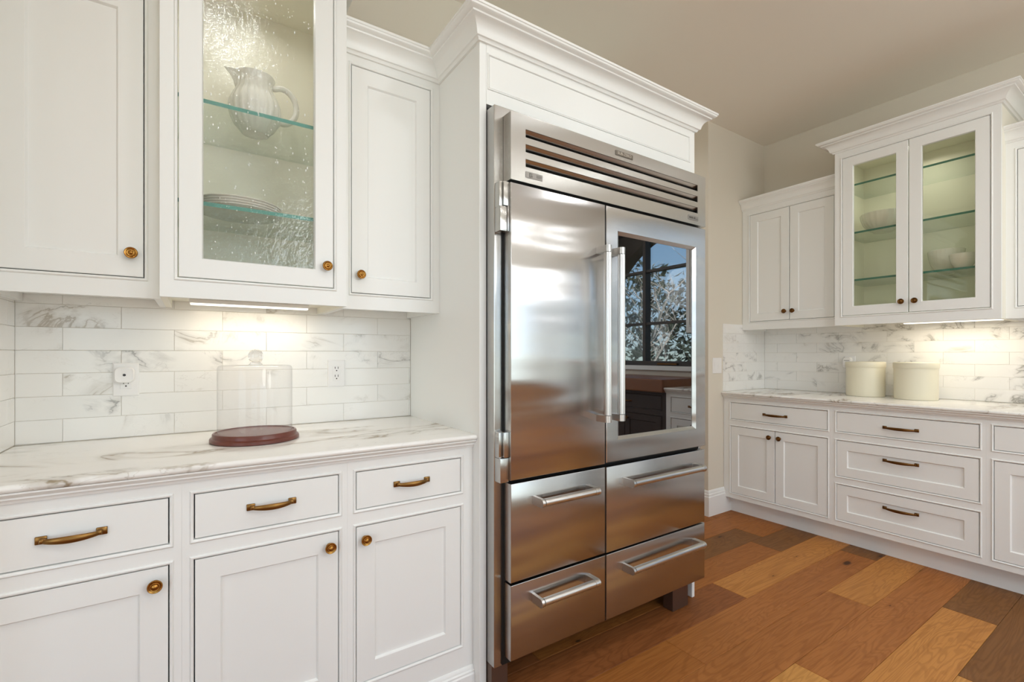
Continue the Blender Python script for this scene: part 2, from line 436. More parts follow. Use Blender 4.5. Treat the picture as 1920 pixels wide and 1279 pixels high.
we = struct(MB().box(-.62, -.4895, 1.45, L_Y + .0025, 0, CEIL).build('wall_end', M['wallp']))
WIN1 = (-1.48, .02, 1.15, 2.75); WIN2 = (-2.95, -1.45, .12, 2.5)
mr = MR(R_W + .0025)
wr = struct(MB(mr).plate(-3.3, R_Y + .003, 0, CEIL, -.15, 0, [WIN1, WIN2]).build('wall_right', M['wallp']))
mrear = lambda u, o, z: (u, -3.2 + o, z)
WIN3 = (.8, 2.8, .45, 2.55); WIN4 = (-1.55, .05, .45, 2.55)
struct(MB(mrear).plate(-2.7, 4.4, 0, CEIL, -.15, 0, [WIN3, WIN4]).build('wall_rear', M['wallp']))
mwest = lambda u, o, z: (-2.6 + o, u, z)
WIN5 = (-2.2, .2, .45, 2.55)
struct(MB(mwest).plate(-3.3, 2.22, 0, CEIL, -.12, 0, [WIN5]).build('wall_west', M['wallp']))
def window(name, mp, w, ndiv, hdiv, deep, m):
    u0, u1, z0, z1 = w
    f = struct(MB(mp).plate(u0, u1, z0, z1, -deep, -.02, [(u0 + .05, u1 - .05, z0 + .05, z1 - .05)]).build(name, m))
    mb = MB(mp)
    for i in range(1, ndiv):
        c = u0 + (u1 - u0) * i / ndiv; mb.box(c - .02, c + .02, -deep + .01, -.03, z0 + .05, z1 - .05)
    ob = mb.build('mullion', m, f)
    mb = MB(mp)
    for h in hdiv: mb.box(u0 + .05, u1 - .05, -deep + .02, -.04, h - .014, h + .014)
    mb.build('muntin', m, f)
    MB(mp).box(u0 + .04, u1 - .04, -deep + .03, -deep + .036, z0 + .04, z1 - .04).build('pane', M['pane'], f)
    return f
w1 = window('window_1', mr, WIN1, 2, (1.62, 2.21), .13, M['wframe'])
MB(mr).box(WIN1[0] - .05, WIN1[1] + .05, -.02, .03, WIN1[2] - .05, WIN1[2], .004).build('sill', M['trim'], w1)
MB(mr).box(-.52, -.26, -.02, .012, WIN1[2] + .012, WIN1[2] + .03, .004).build('crank_handle', M['bronze_dark'], w1)
window('window_2', mr, WIN2, 2, (.85, 1.45, 2.0), .13, M['trim'])
window('window_3', mrear, WIN3, 3, (1.2, 1.9), .13, M['trim'])
window('window_4', mrear, WIN4, 2, (1.2, 1.9), .13, M['trim'])
window('window_5', mwest, WIN5, 3, (1.2, 1.9), .11, M['trim'])
for (x, y) in CANS:
    mb = MB(); mb.lathe([(.078, CEIL - .001), (.1, CEIL - .001), (.098, CEIL - .01), (.082, CEIL - .014), (.078, CEIL - .004)], 28, (x, y, 0))
    mb.bm.faces.ensure_lookup_table()
    big = [f for f in mb.bm.faces if len(f.verts) > 4]; bmesh.ops.delete(mb.bm, geom=big, context='FACES_ONLY')
    struct(mb.build('trim_9', M['trim'], smooth=40))
# baseboards
BB = [(0, 0), (.018, 0), (.018, .15), (.014, .155), (.014, .17), (.009, .176), (.009, .186), (.004, .195), (.002, .2), (0, .2)]
struct(sweep(MB(), [(3.37, 3.39), (3.37, R_Y + .0025), (3.655, R_Y + .0025)], BB).build('baseboard_wing', M['trim'], smooth=30))

# tiles -------------------------------------------------------------
TH, TL, Z0 = .0785, .3125, .9745
COUNT = .9726
def tiles(parent, mp, u_lo, u_hi, off, rows, mats):
    for k in range(rows):
        z0 = Z0 + k * TH; z1 = z0 + TH
        s = off + (k % 2) * TL / 2
        n = math.floor((u_lo - s) / TL)
        u = s + n * TL
        while u < u_hi - .004:
            a, b = max(u, u_lo), min(u + TL, u_hi)
            if b - a > .006:
                g = .0005; pr = random.uniform(0, .0004)
                mb = MB(mp); mb.rect_rings(a + g, b - g, z0 + g, z1 - g, [(0, -.006), (0, -.0006 + pr), (.0009, pr)])
                o = mb.build('tile', random.choices(mats, (3, 1))[0], parent)
            u += TL
# left wall: row 0 starts at the counter; joints at X = -.0586 + n*.3125 on odd/even rows
tiles(wl_, ML(L_Y), -.487, .886, -.0586 - TL, 7, (M['tile'], M['tile_grey']))
tiles(we, lambda u, o, z: (-.487 + o, u, z), 1.585, L_Y, 1.98, 7, (M['tile'], M['tile_grey']))
tiles(wr, MR(R_W), .08, R_Y, 1.5, 7, (M['tile_grey'], M['tile']))
tiles(ww, ML(R_Y), 3.567, R_W, 3.6, 7, (M['tile_grey'], M['tile']))

# ------------------------------------------------------------------ hardware meshes
mb = MB()
mb.lathe([(.0105, 0), (.0105, .002), (.007, .004), (.0058, .010), (.0064, .014), (.0145, .017), (.0172, .0195), (.0172, .0222), (.0155, .0238), (.0135, .0232), (.0122, .0228), (.0115, .0246), (.0102, .0256), (.0082, .0248), (.0064, .025), (.0045, .0272), (.002, .0282), (.0005, .0284)], 32, (0, 0, 0), 'y')
_k = mb.build('knob', M['brass'], smooth=50); KNOB = _k.data; bpy.data.objects.remove(_k)
_km = KNOB.copy(); _km.materials.clear(); _km.materials.append(M['bronze_dark']); KNOB_D = _km
def pull_mesh(L, m):
    mb = MB()
    for s in (-1, 1):
        mb.box(s * L / 2 - .011, s * L / 2 + .011, -.005, 0, -.0095, .0095, .0012)
        mb.box(s * (L / 2 - .004) - .006, s * (L / 2 - .004) + .006, -.018, -.004, -.006, .006, .002)
    pts, rr = [], []
    for i in range(17):
        t = i / 16; x = (t - .5) * (L - .006); b = math.sin(math.pi * t)
        pts.append((x, -.012 - .019 * b ** .7, -.001)); rr.append((.0032 + .001 * b, .0055 + .0035 * b))
    mb.tube(pts, rr, 12)
    o = mb.build('pull', m, smooth=45); me = o.data; bpy.data.objects.remove(o); return me
PULL_L = pull_mesh(.112, M['bronze']); PULL_R = pull_mesh(.158, M['bronze_dark'])

# ------------------------------------------------------------------ cabinet builder
def shaker(mp, u0, u1, z0, z1, fw, glass=False, flat=False):
    mb = MB(mp)
    if flat:
        mb.rect_rings(u0, u1, z0, z1, [(0, -.02), (0, -.0016), (.0016, 0)])
    elif not glass:
        mb.rect_rings(u0, u1, z0, z1, [(0, -.02), (0, -.0016), (.0016, 0), (fw - .001, 0), (fw, -.001), (fw + .004, -.0085)])
    else:
        rs = []
        for (ins, o) in [(0, -.02), (0, -.0016), (.0016, 0), (fw - .001, 0), (fw, -.001), (fw + .003, -.009), (fw + .003, -.02)]:
            a, b, c, d = u0 + ins, u1 - ins, z0 + ins, z1 - ins
            rs.append([(a, o, c), (b, o, c), (b, o, d), (a, o, d)])
        R = mb.loft(rs, False, False); mb.bridge(R[-1], R[0])
    return mb
def cabinet(name, label, mp, loc, u0, u1, z0, z1, depth, groups, right=False, hollow=False, zbot=None, group=None, inner=None, pm=None):
    PM = pm or M['paint']
    """groups: list of (opening rect, [leaf dicts]); leaf: u0,u1,z0,z1,kind,fw,hw"""
    t = thing(name, label, 'cabinet', loc, group)
    holes = [g[0] for g in groups]; bw = .0095
    big = [(h[0] - bw, h[1] + bw, h[2] - bw, h[3] + bw) for h in holes]
    ff = MB(mp).plate(u0, u1, z0, z1, -.022, 0, big).build('face_frame', PM, t)
    for h in holes:
        mb = MB(mp); rs = []
        for (ins, o) in [(-bw, -.02), (-bw, .0), (-bw + .001, .0028), (-.0062, .0045), (-.0035, .0040), (-.001, .0018), (0, -.001), (0, -.02)]:
            a, b, c, d = h[0] + ins, h[1] - ins, h[2] + ins, h[3] - ins
            rs.append([(a, o, c), (b, o, c), (b, o, d), (a, o, d)])
        R = mb.loft(rs, False, False); mb.bridge(R[-1], R[0])
        mb.build('bead', PM, ff, smooth=40)
    zb = z0 if zbot is None else zbot
    th = .019
    mb = MB(mp)
    D = -depth
    mb.box(u0, u0 + th, D, -.0222, zb, z1); mb.box(u1 - th, u1, D, -.0222, zb, z1)
    zf = zb + (.045 if hollow or inner == 'upper' else .02)
    mb.box(u0 + th, u1 - th, D, -.0222, zf - th, zf)
    mb.box(u0 + th, u1 - th, D, -.0222, z1 - th, z1)
    mb.box(u0 + th, u1 - th, D, D + .012, zf, z1 - th)
    mb.build('carcass', M['inside'] if hollow else PM, t)
    rz = -math.pi / 2 if right else 0.0
    gp = .0028
    for h, leaves in groups:
        for L in leaves:
            a, b, c, d = L['r']
            nm = L['kind']
            mb = shaker(mp, a + gp, b - gp, c + gp, d - gp, L.get('fw', .061), L.get('glass', False), L.get('flat', False))
            o = mb.build(nm, PM, t)
            if L.get('glass'):
                fw = L.get('fw', .061)
                pb = MB(mp).box(a + fw, b - fw, -.015, -.011, c + fw, d - fw)
                if L['glass'] is M['seeded']:
                    rs_ = random.Random(11); pb.mi = 1
                    for q in range(420):
                        uu = rs_.uniform(a + fw + .004, b - fw - .004); zz = rs_.uniform(c + fw + .004, d - fw - .004); r1 = rs_.choice((.0008, .0011, .0015, .0022)); r2 = r1 * rs_.uniform(1, 2.2)
                        pb.loft([[(uu + r1 * k * math.cos(t_ * math.pi / 3), -.0108 + r1 * .5 * k * math.sin(t_ * math.pi / 3), zz + h_ * r2) for t_ in range(6)] for h_, k in ((-1, .15), (-.5, .85), (.5, .85), (1, .15))])
                pb.build('pane', [L['glass'], M['seed']], o)
            hw = L.get('hw')
            if hw:
                p = mp(hw[1], 0, hw[2])
                me = {'knob': KNOB_D if right else KNOB, 'pull': PULL_R if right else PULL_L}[hw[0]]
                inst('knob' if hw[0] == 'knob' else 'pull', me, o, p, rz)
    return t
BL = 1.585; mL = ML(BL)
DZ = (.7593, .8867); DD = (.1817, .7047)
# left run base cabinets
def base_left(label, u0, u1, d0, d1, knob_u):
    h1 = (d0, d1, *DZ); h2 = (d0, d1, *DD)
    return cabinet('base_cabinet', label, mL, ((u0 + u1) / 2, BL, 0), u0, u1, .0, .9236, L_Y - BL - .002,
        [(h1, [dict(r=h1, kind='drawer', flat=True, hw=('pull', (d0 + d1) / 2, .826))]),
         (h2, [dict(r=h2, kind='door', fw=.061, hw=('knob', knob_u, .6605))])])
base_left('white base cabinet below the counter, left of the glass-domed cake stand', -.4865, -.0256, -.443, -.0529, -.0835)
base_left('white base cabinet under the cake stand, middle one of the left run', -.0254, .4189, .002, .3921, .3625)
base_left('white base cabinet next to the refrigerator panel, with its knob at the top left', .4191, .8855, .4458, .8355, .4755)
# counter and mouldings
def counter_poly(t=.0196):
    z = COUNT; n = []
    for i in range(9):
        a = math.pi / 2 - math.pi * i / 8
        n.append((.026 + .0098 * math.cos(a), z - t / 2 + t / 2 * math.sin(a)))
    return n
MOLD = [(0, .953), (.030, .953), (.030, .949), (.026, .946), (.021, .942), (.017, .939), (.017, .9345), (.012, .932), (.009, .928), (.008, .924), (0, .924)]
cp = counter_poly()
o = MB(mL).prism([(-(L_Y - BL) + .001, COUNT - .0196), (-(L_Y - BL) + .001, COUNT)] + cp, -.4865, .8855).build('countertop', M['counter'], smooth=30)
tag(o, 'white marble countertop with taupe veins and rounded edge, under the cake stand', 'countertop')
struct(MB(mL).prism(MOLD, -.4865, .8855).build('trim_1', M['trim'], smooth=25))
BM = [(0, .0), (.016, .0), (.016, .066), (.013, .071), (.013, .077), (.008, .081), (.007, .088), (.003, .095), (0, .095)]
struct(MB(mL).prism(BM, -.4865, .8855).build('trim_2', M['trim'], smooth=25))

# left run upper cabinets
UL = 1.88; mU = ML(UL); UM = 1.795; mM = ML(UM)
UZ = (1.5136, 2.4046)
def up_left(label, u0, u1, d0, d1, knob_u):
    h = (d0, d1, *UZ)
    return cabinet('wall_cabinet', label, mU, ((u0 + u1) / 2, UL, 1.4516), u0, u1, 1.4516, 2.4416, L_Y - UL - .002,
        [(h, [dict(r=h, kind='door', fw=.062, hw=('knob', knob_u, 1.5865))])], inner='upper')
up_left('white wall cabinet with brass knob, left of the glass-door cabinet holding the pitcher', -.4865, -.0842, -.4590, -.1264, -.158)
up_left('narrow white wall cabinet between the pitcher cabinet and the refrigerator surround', .4712, .8855, .5105, .8455, .545)
hm = (-.0393, .4264, 1.5136, 2.6341)
gc = cabinet('glass_cabinet', 'white wall cabinet with seeded glass door holding the pitcher and plates', mM, (.194, UM, 1.4516), -.084, .471, 1.4516, 2.6803, L_Y - UM - .002,
    [(hm, [dict(r=hm, kind='door', fw=.0612, glass=M['seeded'], hw=('knob', .400, 1.5915))])], hollow=True)
CRZ = 2.4416
def crown(p, h, z): 
    P = [(0, 0), (.10, 0), (.13, .06), (.17, .11), (.24, .13), (.27, .19), (.30, .30), (.36, .43), (.46, .55), (.60, .64), (.72, .68), (.74, .74), (.84, .76), (.93, .82), (.96, .88), (1.0, .90), (1.0, 1.0), (0, 1.0)]
    return [(a * p, z + b * h) for a, b in P]
PR = crown(.084, .088, CRZ)
sweep(MB(), [(.4712, UL), (.8856, UL - .0004)], PR, None, (-1, -1)).build('crown_moulding', M['trim'], None, smooth=28)
bpy.data.objects['crown_moulding']['label'] = 'short white crown moulding above the narrow cabinet, meeting the refrigerator surround'
bpy.data.objects['crown_moulding']['category'] = 'moulding'
tag(sweep(MB(), [(-.4865, UL), (-.0842, UL)], PR).build('crown_moulding', M['trim'], smooth=28), 'white crown moulding on top of the leftmost wall cabinet', 'moulding')
tag(sweep(MB(), [(-.084, L_Y), (-.084, UM), (.471, UM), (.471, L_Y)], crown(.084, .088, 2.6803)).build('crown_moulding', M['trim'], smooth=28), 'white crown moulding on top of the pitcher cabinet', 'moulding')

def glass_shelf(label, mp, u0, u1, o0, o1, z, edge, m_s=None):
    mb = MB(mp); t = .0065
    vs = [[mb.v(u, o, z + k * t) for (u, o) in ((u0, o0), (u1, o0), (u1, o1), (u0, o1))] for k in (-1, 1)]
    mb.f(vs[0]); mb.f(vs[1])
    mb.f([vs[0][0], vs[0][1], vs[1][1], vs[1][0]]); mb.f([vs[0][1], vs[0][2], vs[1][2], vs[1][1]]); mb.f([vs[0][3], vs[0][0], vs[1][0], vs[1][3]])
    mb.mi = 1; mb.f([vs[0][2], vs[0][3], vs[1][3], vs[1][2]])
    o = mb.build('glass_shelf', [M['shelf'], edge]); tag(o, label, 'shelf', 'glass shelves in the glass-door cabinets'); return o
glass_shelf('teal-edged glass shelf under the white pitcher', mM, -.064, .451, -.398, -.038, 2.097, M['shelf_edge'])
glass_shelf('teal-edged glass shelf under the stack of plates', mM, -.064, .451, -.398, -.038, 1.7637, M['shelf_edge'])
lamp_disk('unseen_cabinet_lamp', (3.97, 1.09, 2.655), .03, 1.2, (1, .95, .82))  # added lamp to brighten the inside of the bowl cabinet; no fixture known
# interior puck light
lamp_disk('unseen_cabinet_lamp', (.20, 1.96, 2.655), .04, .65, (1, .97, .90))
area('under_cabinet_glow', (.192, 2.09, 1.448), (0, 0.05, -1), .38, .02, .85, (1, .88, .68))
ls = thing('light_strip', 'lit warm light bar under the pitcher cabinet', 'light', (.192, 2.09, 1.47))
MB().box(-.012, .396, 2.076, 2.104, 1.462, 1.4765, .002).build('housing', M['plastic'], ls)
MB().box(-.008, .392, 2.079, 2.101, 1.456, 1.4618, .002).build('diffuser', M['led'], ls)

# ------------------------------------------------------------------ refrigerator surround
S_Y = 1.534; mS = ML(S_Y)
su = thing('fridge_surround', 'tall white panelled enclosure around the steel refrigerator', 'enclosure', (1.54, S_Y, 0))
MB().box(.886, .9162, S_Y, L_Y, 0, 2.4416, .003, 2).build('side_panel', M['paint'], su)
MB().box(2.1685, 2.19, S_Y, L_Y, 0, 2.4416, .003, 2).build('side_panel', M['paint'], su)
ph = (.9295, 2.143, 2.2825, 2.402)
MB(mS).plate(.9163, 2.1684, 2.217, 2.4416, -.022, 0, [(ph[0] - .008, ph[1] + .008, ph[2] - .008, ph[3] + .008)]).build('header_frame', M['paint'], su)
hp = MB(mS).rect_rings(*ph, [(0, -.02), (0, -.002), (.0015, -.0005)]).build('header_panel', M['paint'], su)
mb = MB(mS); rs = []
for (ins, o_) in [(-.008, -.02), (-.008, 0), (-.006, .003), (-.002, .002), (0, -.001), (0, -.02)]:
    a, b, c, d = ph[0] + ins - .0015, ph[1] - ins + .0015, ph[2] + ins - .0015, ph[3] - ins + .0015
    rs.append([(a, o_, c), (b, o_, c), (b, o_, d), (a, o_, d)])
R = mb.loft(rs, False, False); mb.bridge(R[-1], R[0]); mb.build('bead', M['paint'], su, smooth=40)
MB().box(.9163, 2.1684, S_Y + .0225, L_Y, 2.225, 2.4416).build('top_box', M['paint'], su)
sweep(MB(), [(.886, UL), (.886, S_Y), (2.19, S_Y), (2.19, L_Y)], PR, (-1, -1)).build('crown', M['trim'], su, smooth=28)

# ------------------------------------------------------------------ refrigerator
FY = 1.43; mF = ML(FY)
fr = thing('refrigerator', 'tall stainless steel refrigerator with glass right door and four drawers', 'refrigerator', (1.54, 1.8, 0))
bd = MB().box(.9180, 2.1668, 1.4815, 2.15, .1186, 2.195, .002).build('body', M['steel2'], fr)
MB().box(.9490, 2.1355, 1.4750, 1.4814, .125, 1.913).build('gasket', M['black'], fr)
# grille
sl_ = [(1.0228, 2.0665, a, b) for (a, b) in ((2.0790, 2.1090), (2.0245, 2.0540), (1.9695, 1.9990))]
gp = MB(mF).plate(.957, 2.129, 1.9115, 2.1592, -.0035, 0, sl_).build('grille_panel', M['steel2'], fr)
mb = MB(mF)
mb.box(.957, .962, -.050, -.0036, 1.9115, 2.1592); mb.box(2.124, 2.129, -.050, -.0036, 1.9115, 2.1592)
mb.box(.962, 2.124, -.050, -.0036, 2.1545, 2.1592); mb.box(.962, 2.124, -.050, -.0036, 1.9115, 1.915)
mb.build('grille_box', M['steel2'], fr)
MB(mF).box(.9625, 2.1235, -.0505, -.046, 1.9155, 2.154).build('grille_backing', M['void'], fr)  # dark sheet, shade behind the slots put into its colour
for s in sl_:
    mb = MB(mF)
    mb.prism([(-.0034, s[3] + .0005), (-.0034, s[3] + .002), (-.024, s[3] - .0195), (-.024, s[3] - .021)], s[0] - .01, s[1] + .01)
    mb.build('louver', M['steel2'], fr)
# badges
def text_obj(name, s, size, loc, parent, m, ext=.0004, sx=1.0):
    cu = bpy.data.curves.new(name, 'FONT'); cu.body = s; cu.size = size; cu.align_x = 'CENTER'; cu.align_y = 'CENTER'; cu.extrude = ext
    cu.materials.append(m); tmp = bpy.data.objects.new(name + '_curve', cu); C.objects.link(tmp)
    me = bpy.data.meshes.new_from_object(tmp.evaluated_get(bpy.context.evaluated_depsgraph_get())); bpy.data.objects.remove(tmp)
    o = bpy.data.objects.new(name, me); C.objects.link(o); o.parent = parent
    top = parent
    while top.parent is not None: top = top.parent
    o.location = Vector(loc) - top.location; o.rotation_euler = (math.pi / 2, 0, 0); o.scale = (sx, 1, 1); return o
b1 = MB(mF).box(1.4925, 1.5990, 0, .0025, 2.1255, 2.1450, .0006).build('badge', M['badge'], fr); b1['label'] = 'dark centre badge with raised letters'
text_obj('lettering', 'SUB-ZERO', .0165, (1.5457, FY - .003, 2.1352), b1, M['badge_text'], .0005, 1.12)
b2 = MB(mF).box(1.0228, 1.1015, 0, .0018, 1.9302, 1.9535, .0005).build('badge', M['badge_lite'], fr); b2['label'] = 'grey badge plate at the left end of the grille'
mb = MB(mF)
for (a, b, c, d) in ((1.0385, 1.0405, 1.9345, 1.9495), (1.0455, 1.0475, 1.9345, 1.9495), (1.0385, 1.0475, 1.9478, 1.9495), (1.0385, 1.0475, 1.9335, 1.9352), (1.0508, 1.0528, 1.9345, 1.9420), (1.0508, 1.0528, 1.9460, 1.9482)):
    mb.box(a, b, .0018, .0024, c, d)
for (a, b, c) in ((1.071, 1.095, 1.9455), (1.071, 1.097, 1.9415), (1.071, 1.092, 1.9375)): mb.box(a, b, .0018, .0022, c, c + .0013)
mb.build('lettering', M['badge_dark'], b2)
b3 = MB(mF).box(1.9900, 2.0680, 0, .0018, 1.9302, 1.9520, .0005).build('badge', M['badge_lite'], fr); b3['label'] = 'grey badge plate at the right end of the grille'
mb = MB(mF)
for i, x in enumerate((1.998, 2.008, 2.018)): mb.box(x, x + .006, .0018, .0023, 1.9370, 1.9455)
mb.box(2.032, 2.038, .0018, .0023, 1.9370, 1.9455); mb.box(2.042, 2.044, .0018, .0023, 1.9355, 1.9465); mb.box(2.050, 2.060, .0018, .0023, 1.9370, 1.9390)
mb.build('lettering', M['badge_dark'], b3)
# doors
def slab(u0, u1, z0, z1, th=.045):
    mb = MB(mF)
    mb.rect_rings(u0, u1, z0, z1, [(0, -th), (0, -.0022), (.0006, -.0008), (.0022, 0)])
    return mb
ld = slab(.957, 1.4322, .815, 1.9005).build('door', M['steel'], fr, smooth=35); ld['label'] = 'solid steel left door'
GO = (1.5030, 2.0570, .9036, 1.8060)
mb = MB(mF)
rs = []
for r_, o_ in [((1.4402, 2.130, .8180, 1.9005), -.045), ((1.4402, 2.130, .8180, 1.9005), -.0022), ((1.4424, 2.1278, .8202, 1.8983), 0), (GO, 0), ((GO[0] + .004, GO[1] - .004, GO[2] + .004, GO[3] - .004), -.0005), ((1.5235, 2.0372, .9226, 1.7876), -.012), ((1.5235, 2.0372, .9226, 1.7876), -.040)]:
    a, b, c, d = r_; rs.append([(a, o_, c), (b, o_, c), (b, o_, d), (a, o_, d)])
R = mb.loft(rs, False, False); mb.bridge(R[-1], R[0])
rd = mb.build('door', M['steel'], fr, smooth=20); rd['label'] = 'right door framing a dark reflecting window'
MB(mF).box(1.5225, 2.0382, -.018, -.0135, .9216, 1.7886).build('door_glass', M['dglass'], rd)
dr = {}
for key, (a, b, c, d) in dict(a=(.957, 1.4322, .442, .802), b=(.957, 1.4322, .1583, .4325), c=(1.4402, 2.123, .4400, .8000), d=(1.4402, 2.123, .1583, .4325)).items():
    dr[key] = slab(a, b, c, d).build('drawer', M['steel_drawer'], fr, smooth=35)
# handles
def stadium(o1, rad):
    p = [(0, -rad), (o1, -rad)]
    for i in range(1, 12):
        a = -math.pi / 2 + math.pi * i / 12; p.append((o1 + rad * math.cos(a), rad * math.sin(a)))
    return p + [(o1, rad), (0, rad)]
HO, HR = .050, .0155
def vhandle(u, z0, z1, door):
    mb = MB(mF); n = 40; rings = []
    for z in (z0 + .029, z1 - .029):
        rings.append([(u + (HR - .0012 + (.0011 if k % 4 < 2 else 0)) * math.cos(2 * math.pi * k / n), HO + (HR - .0012 + (.0011 if k % 4 < 2 else 0)) * math.sin(2 * math.pi * k / n), z) for k in range(n)])
    mb.loft(rings); 
    h = mb.build('handle', M['handle'], door, smooth=25)
    for za, zb in ((z0, z0 + .027), (z1 - .027, z1)):
        mb = MB(mF); P = stadium(HO, HR)
        mb.loft([[(u + y, o_, z) for (o_, y) in P] for z in (za, zb)])
        mb.build('bracket', M['handle'], door, smooth=35)
def hhandle(z, u0, u1, door):
    mb = MB(mF); n = 28; rings = []
    for u in (u0 + .016, u1 - .016):
        rings.append([(u, HO + (HR - .001) * math.cos(2 * math.pi * k / n), z + (HR - .001) * math.sin(2 * math.pi * k / n)) for k in range(n)])
    mb.loft(rings); mb.build('handle', M['handle'], door, smooth=35)
    for ua, ub in ((u0, u0 + .012), (u1 - .024, u1 - .012), (u1 - .0112, u1)):
        mb = MB(mF); P = stadium(HO, HR + .0006)
        mb.loft([[(u, o_, z + y) for (o_, y) in P] for u in (ua, ub)])
        mb.build('bracket', M['handle'], door, smooth=35)
vhandle(1.3966, .9987, 1.717, ld); vhandle(1.4758, .9987, 1.717, rd)
hhandle(.7290, 1.055, 1.345, dr['a']); hhandle(.3640, 1.052, 1.345, dr['b'])
hhandle(.7270, 1.5380, 2.044, dr['c']); hhandle(.3570, 1.5380, 2.044, dr['d'])
# hinges (left)
def hinge(boxes, nm='hinge'):
    mb = MB()
    for b in boxes: mb.box(*b, .003, 2)
    return mb.build(nm, M['steel2'], fr, smooth=50)
hinge([(.9335, .9566, 1.440, 1.4812, 1.8150, 1.9040), (.9505, .9566, 1.440, 1.4812, 1.7230, 1.8200)])
hinge([(.9195, .9325, 1.448, 1.4812, 1.8120, 1.9040), (.9195, .9490, 1.442, 1.4812, 1.7225, 1.8130)])
hinge([(.9345, .9560, 1.440, 1.4812, .8985, .9910)])
hinge([(.9195, .9560, 1.442, 1.4812, .8080, .8965), (.9195, .9330, 1.452, 1.4812, .8965, .9910)])
hinge([(2.1310, 2.1440, 1.445, 1.4812, 1.70, 1.79)]); hinge([(2.1310, 2.1440, 1.445, 1.4812, .83, .97)])
MB().box(.9185, .990, 1.500, 1.56, 0.001, .1185, .002).build('foot', M['foot'], fr)
MB().box(1.968, 2.087, 1.500, 1.56, 0.001, .1185, .002).build('foot', M['foot'], fr)
MB().box(.99, 2.15, 1.66, 1.68, 0.001, .1185).build('toe_shade_sheet', M['void'], fr)  # dark sheet added for the shade in the open space under the body

# ------------------------------------------------------------------ right run
RX = 3.578; mRb = MR(RX)
AZ1, AZ2 = (.7584, .8901), (.169, .7025)
def rb(label, u0, u1, groups, pm=None): return cabinet('base_cabinet', label, mRb, (RX, (u0 + u1) / 2, 0), u0, u1, .126, .9236, R_W - RX - .002, groups, right=True, pm=pm)
hA1 = (1.4776, 2.1776, *AZ1); hA2 = (1.4776, 2.1776, *AZ2); sp = 1.8289
rb('white base cabinet with one drawer over two doors, beside the light switch wall', 1.4511, R_Y - .0005,
   [(hA1, [dict(r=hA1, kind='drawer', flat=True, hw=('pull', 1.829, .8205))]),
    (hA2, [dict(r=(sp, 2.1776, *AZ2), kind='door', fw=.06, hw=('knob', sp + .038, .6535)), dict(r=(1.4776, sp, *AZ2), kind='door', fw=.06, hw=('knob', sp - .034, .6535))])])
hB = [(.7265, 1.4242, *z) for z in (AZ1, (.462, .7014), (.170, .4072))]
rb('white base cabinet of three drawers below the cream canisters', .6992, 1.4509,
   [(hB[0], [dict(r=hB[0], kind='drawer', flat=True, hw=('pull', 1.077, .8195))]),
    (hB[1], [dict(r=hB[1], kind='drawer', fw=.06, hw=('pull', 1.077, .6145))]),
    (hB[2], [dict(r=hB[2], kind='drawer', fw=.06, hw=('pull', 1.077, .319))])])
hC1 = (.14, .6716, *AZ1); hC2 = (.14, .6716, *AZ2); spc = .4058
rb('white base cabinet at the right edge, only its left door partly in view', .0856, .6990,
   [(hC1, [dict(r=hC1, kind='drawer', flat=True, hw=('pull', spc, .8195))]),
    (hC2, [dict(r=(spc, .6716, *AZ2), kind='door', fw=.06, hw=('knob', spc + .036, .6535)), dict(r=(.14, spc, *AZ2), kind='door', fw=.06, hw=('knob', spc - .036, .6535))])])
hD1 = (-.86, .032, *AZ1); hD2 = (-.86, .032, *AZ2)
rb('dark brown base cabinet under the window, seen only in the refrigerator door reflection', -.92, .0854,
   [(hD1, [dict(r=hD1, kind='drawer', flat=True, hw=('pull', -.414, .8195))]), (hD2, [dict(r=(-.414, .032, *AZ2), kind='door', fw=.06, hw=('knob', -.376, .6535)), dict(r=(-.86, -.414, *AZ2), kind='door', fw=.06, hw=('knob', -.452, .6535))])], M['dwood'])  # cabinet under the window coloured dark brown throughout
tag(MB(mRb).box(-.93, .083, -(R_W - RX) + .001, .05, .925, 1.045, .01, 2).build('countertop', M['butcher']), 'thick wooden counter under the window, seen only in the refrigerator glass', 'countertop')
struct(MB().box(3.655, 3.68, -.92, R_Y - .001, 0, .1255).build('trim_3', M['trim']))
o = MB(mRb).prism([(-(R_W - RX) + .001, COUNT - .0196), (-(R_W - RX) + .001, COUNT)] + cp, .0855, R_Y - .0005).build('countertop', M['counter'], smooth=30)
tag(o, 'white marble countertop with grey veins under the two cream canisters', 'countertop')
struct(MB(mRb).prism(MOLD, .0855, R_Y - .0005).build('trim_4', M['trim'], smooth=25))
# uppers
SX = 3.8486; mRs = MR(SX); GX = 3.7478; mRg = MR(GX)
SZ = (1.5439, 2.4291)
hS = (1.5446, 2.1734, *SZ); sps = 1.8565
cabinet('wall_cabinet', 'white two-door wall cabinet beside the three-shelf glass cabinet, near the light switch', mRs, (SX, 1.87, 1.4775), 1.5015, R_Y - .0005, 1.4775, 2.4745, R_W - SX - .002,
   [(hS, [dict(r=(sps, 2.1734, *SZ), kind='door', fw=.062, hw=('knob', sps + .034, 1.613)), dict(r=(1.5446, sps, *SZ), kind='door', fw=.062, hw=('knob', sps - .028, 1.613))])], right=True, inner='upper')
hG = (.7154, 1.4565, 1.5397, 2.6341); spg = 1.0873
cabinet('glass_cabinet', 'white wall cabinet with two glass doors and white bowls inside', mRg, (GX, 1.087, 1.4762), .6733, 1.501, 1.4762, 2.6803, R_W - GX - .002,
   [(hG, [dict(r=(spg, 1.4565, 1.5397, 2.6341), kind='door', fw=.061, glass=M['cabglass'], hw=('knob', spg + .034, 1.611)), dict(r=(.7154, spg, 1.5397, 2.6341), kind='door', fw=.061, glass=M['cabglass'], hw=('knob', spg - .034, 1.611))])], right=True, hollow=True)
hT = (.14, .6281, *SZ)
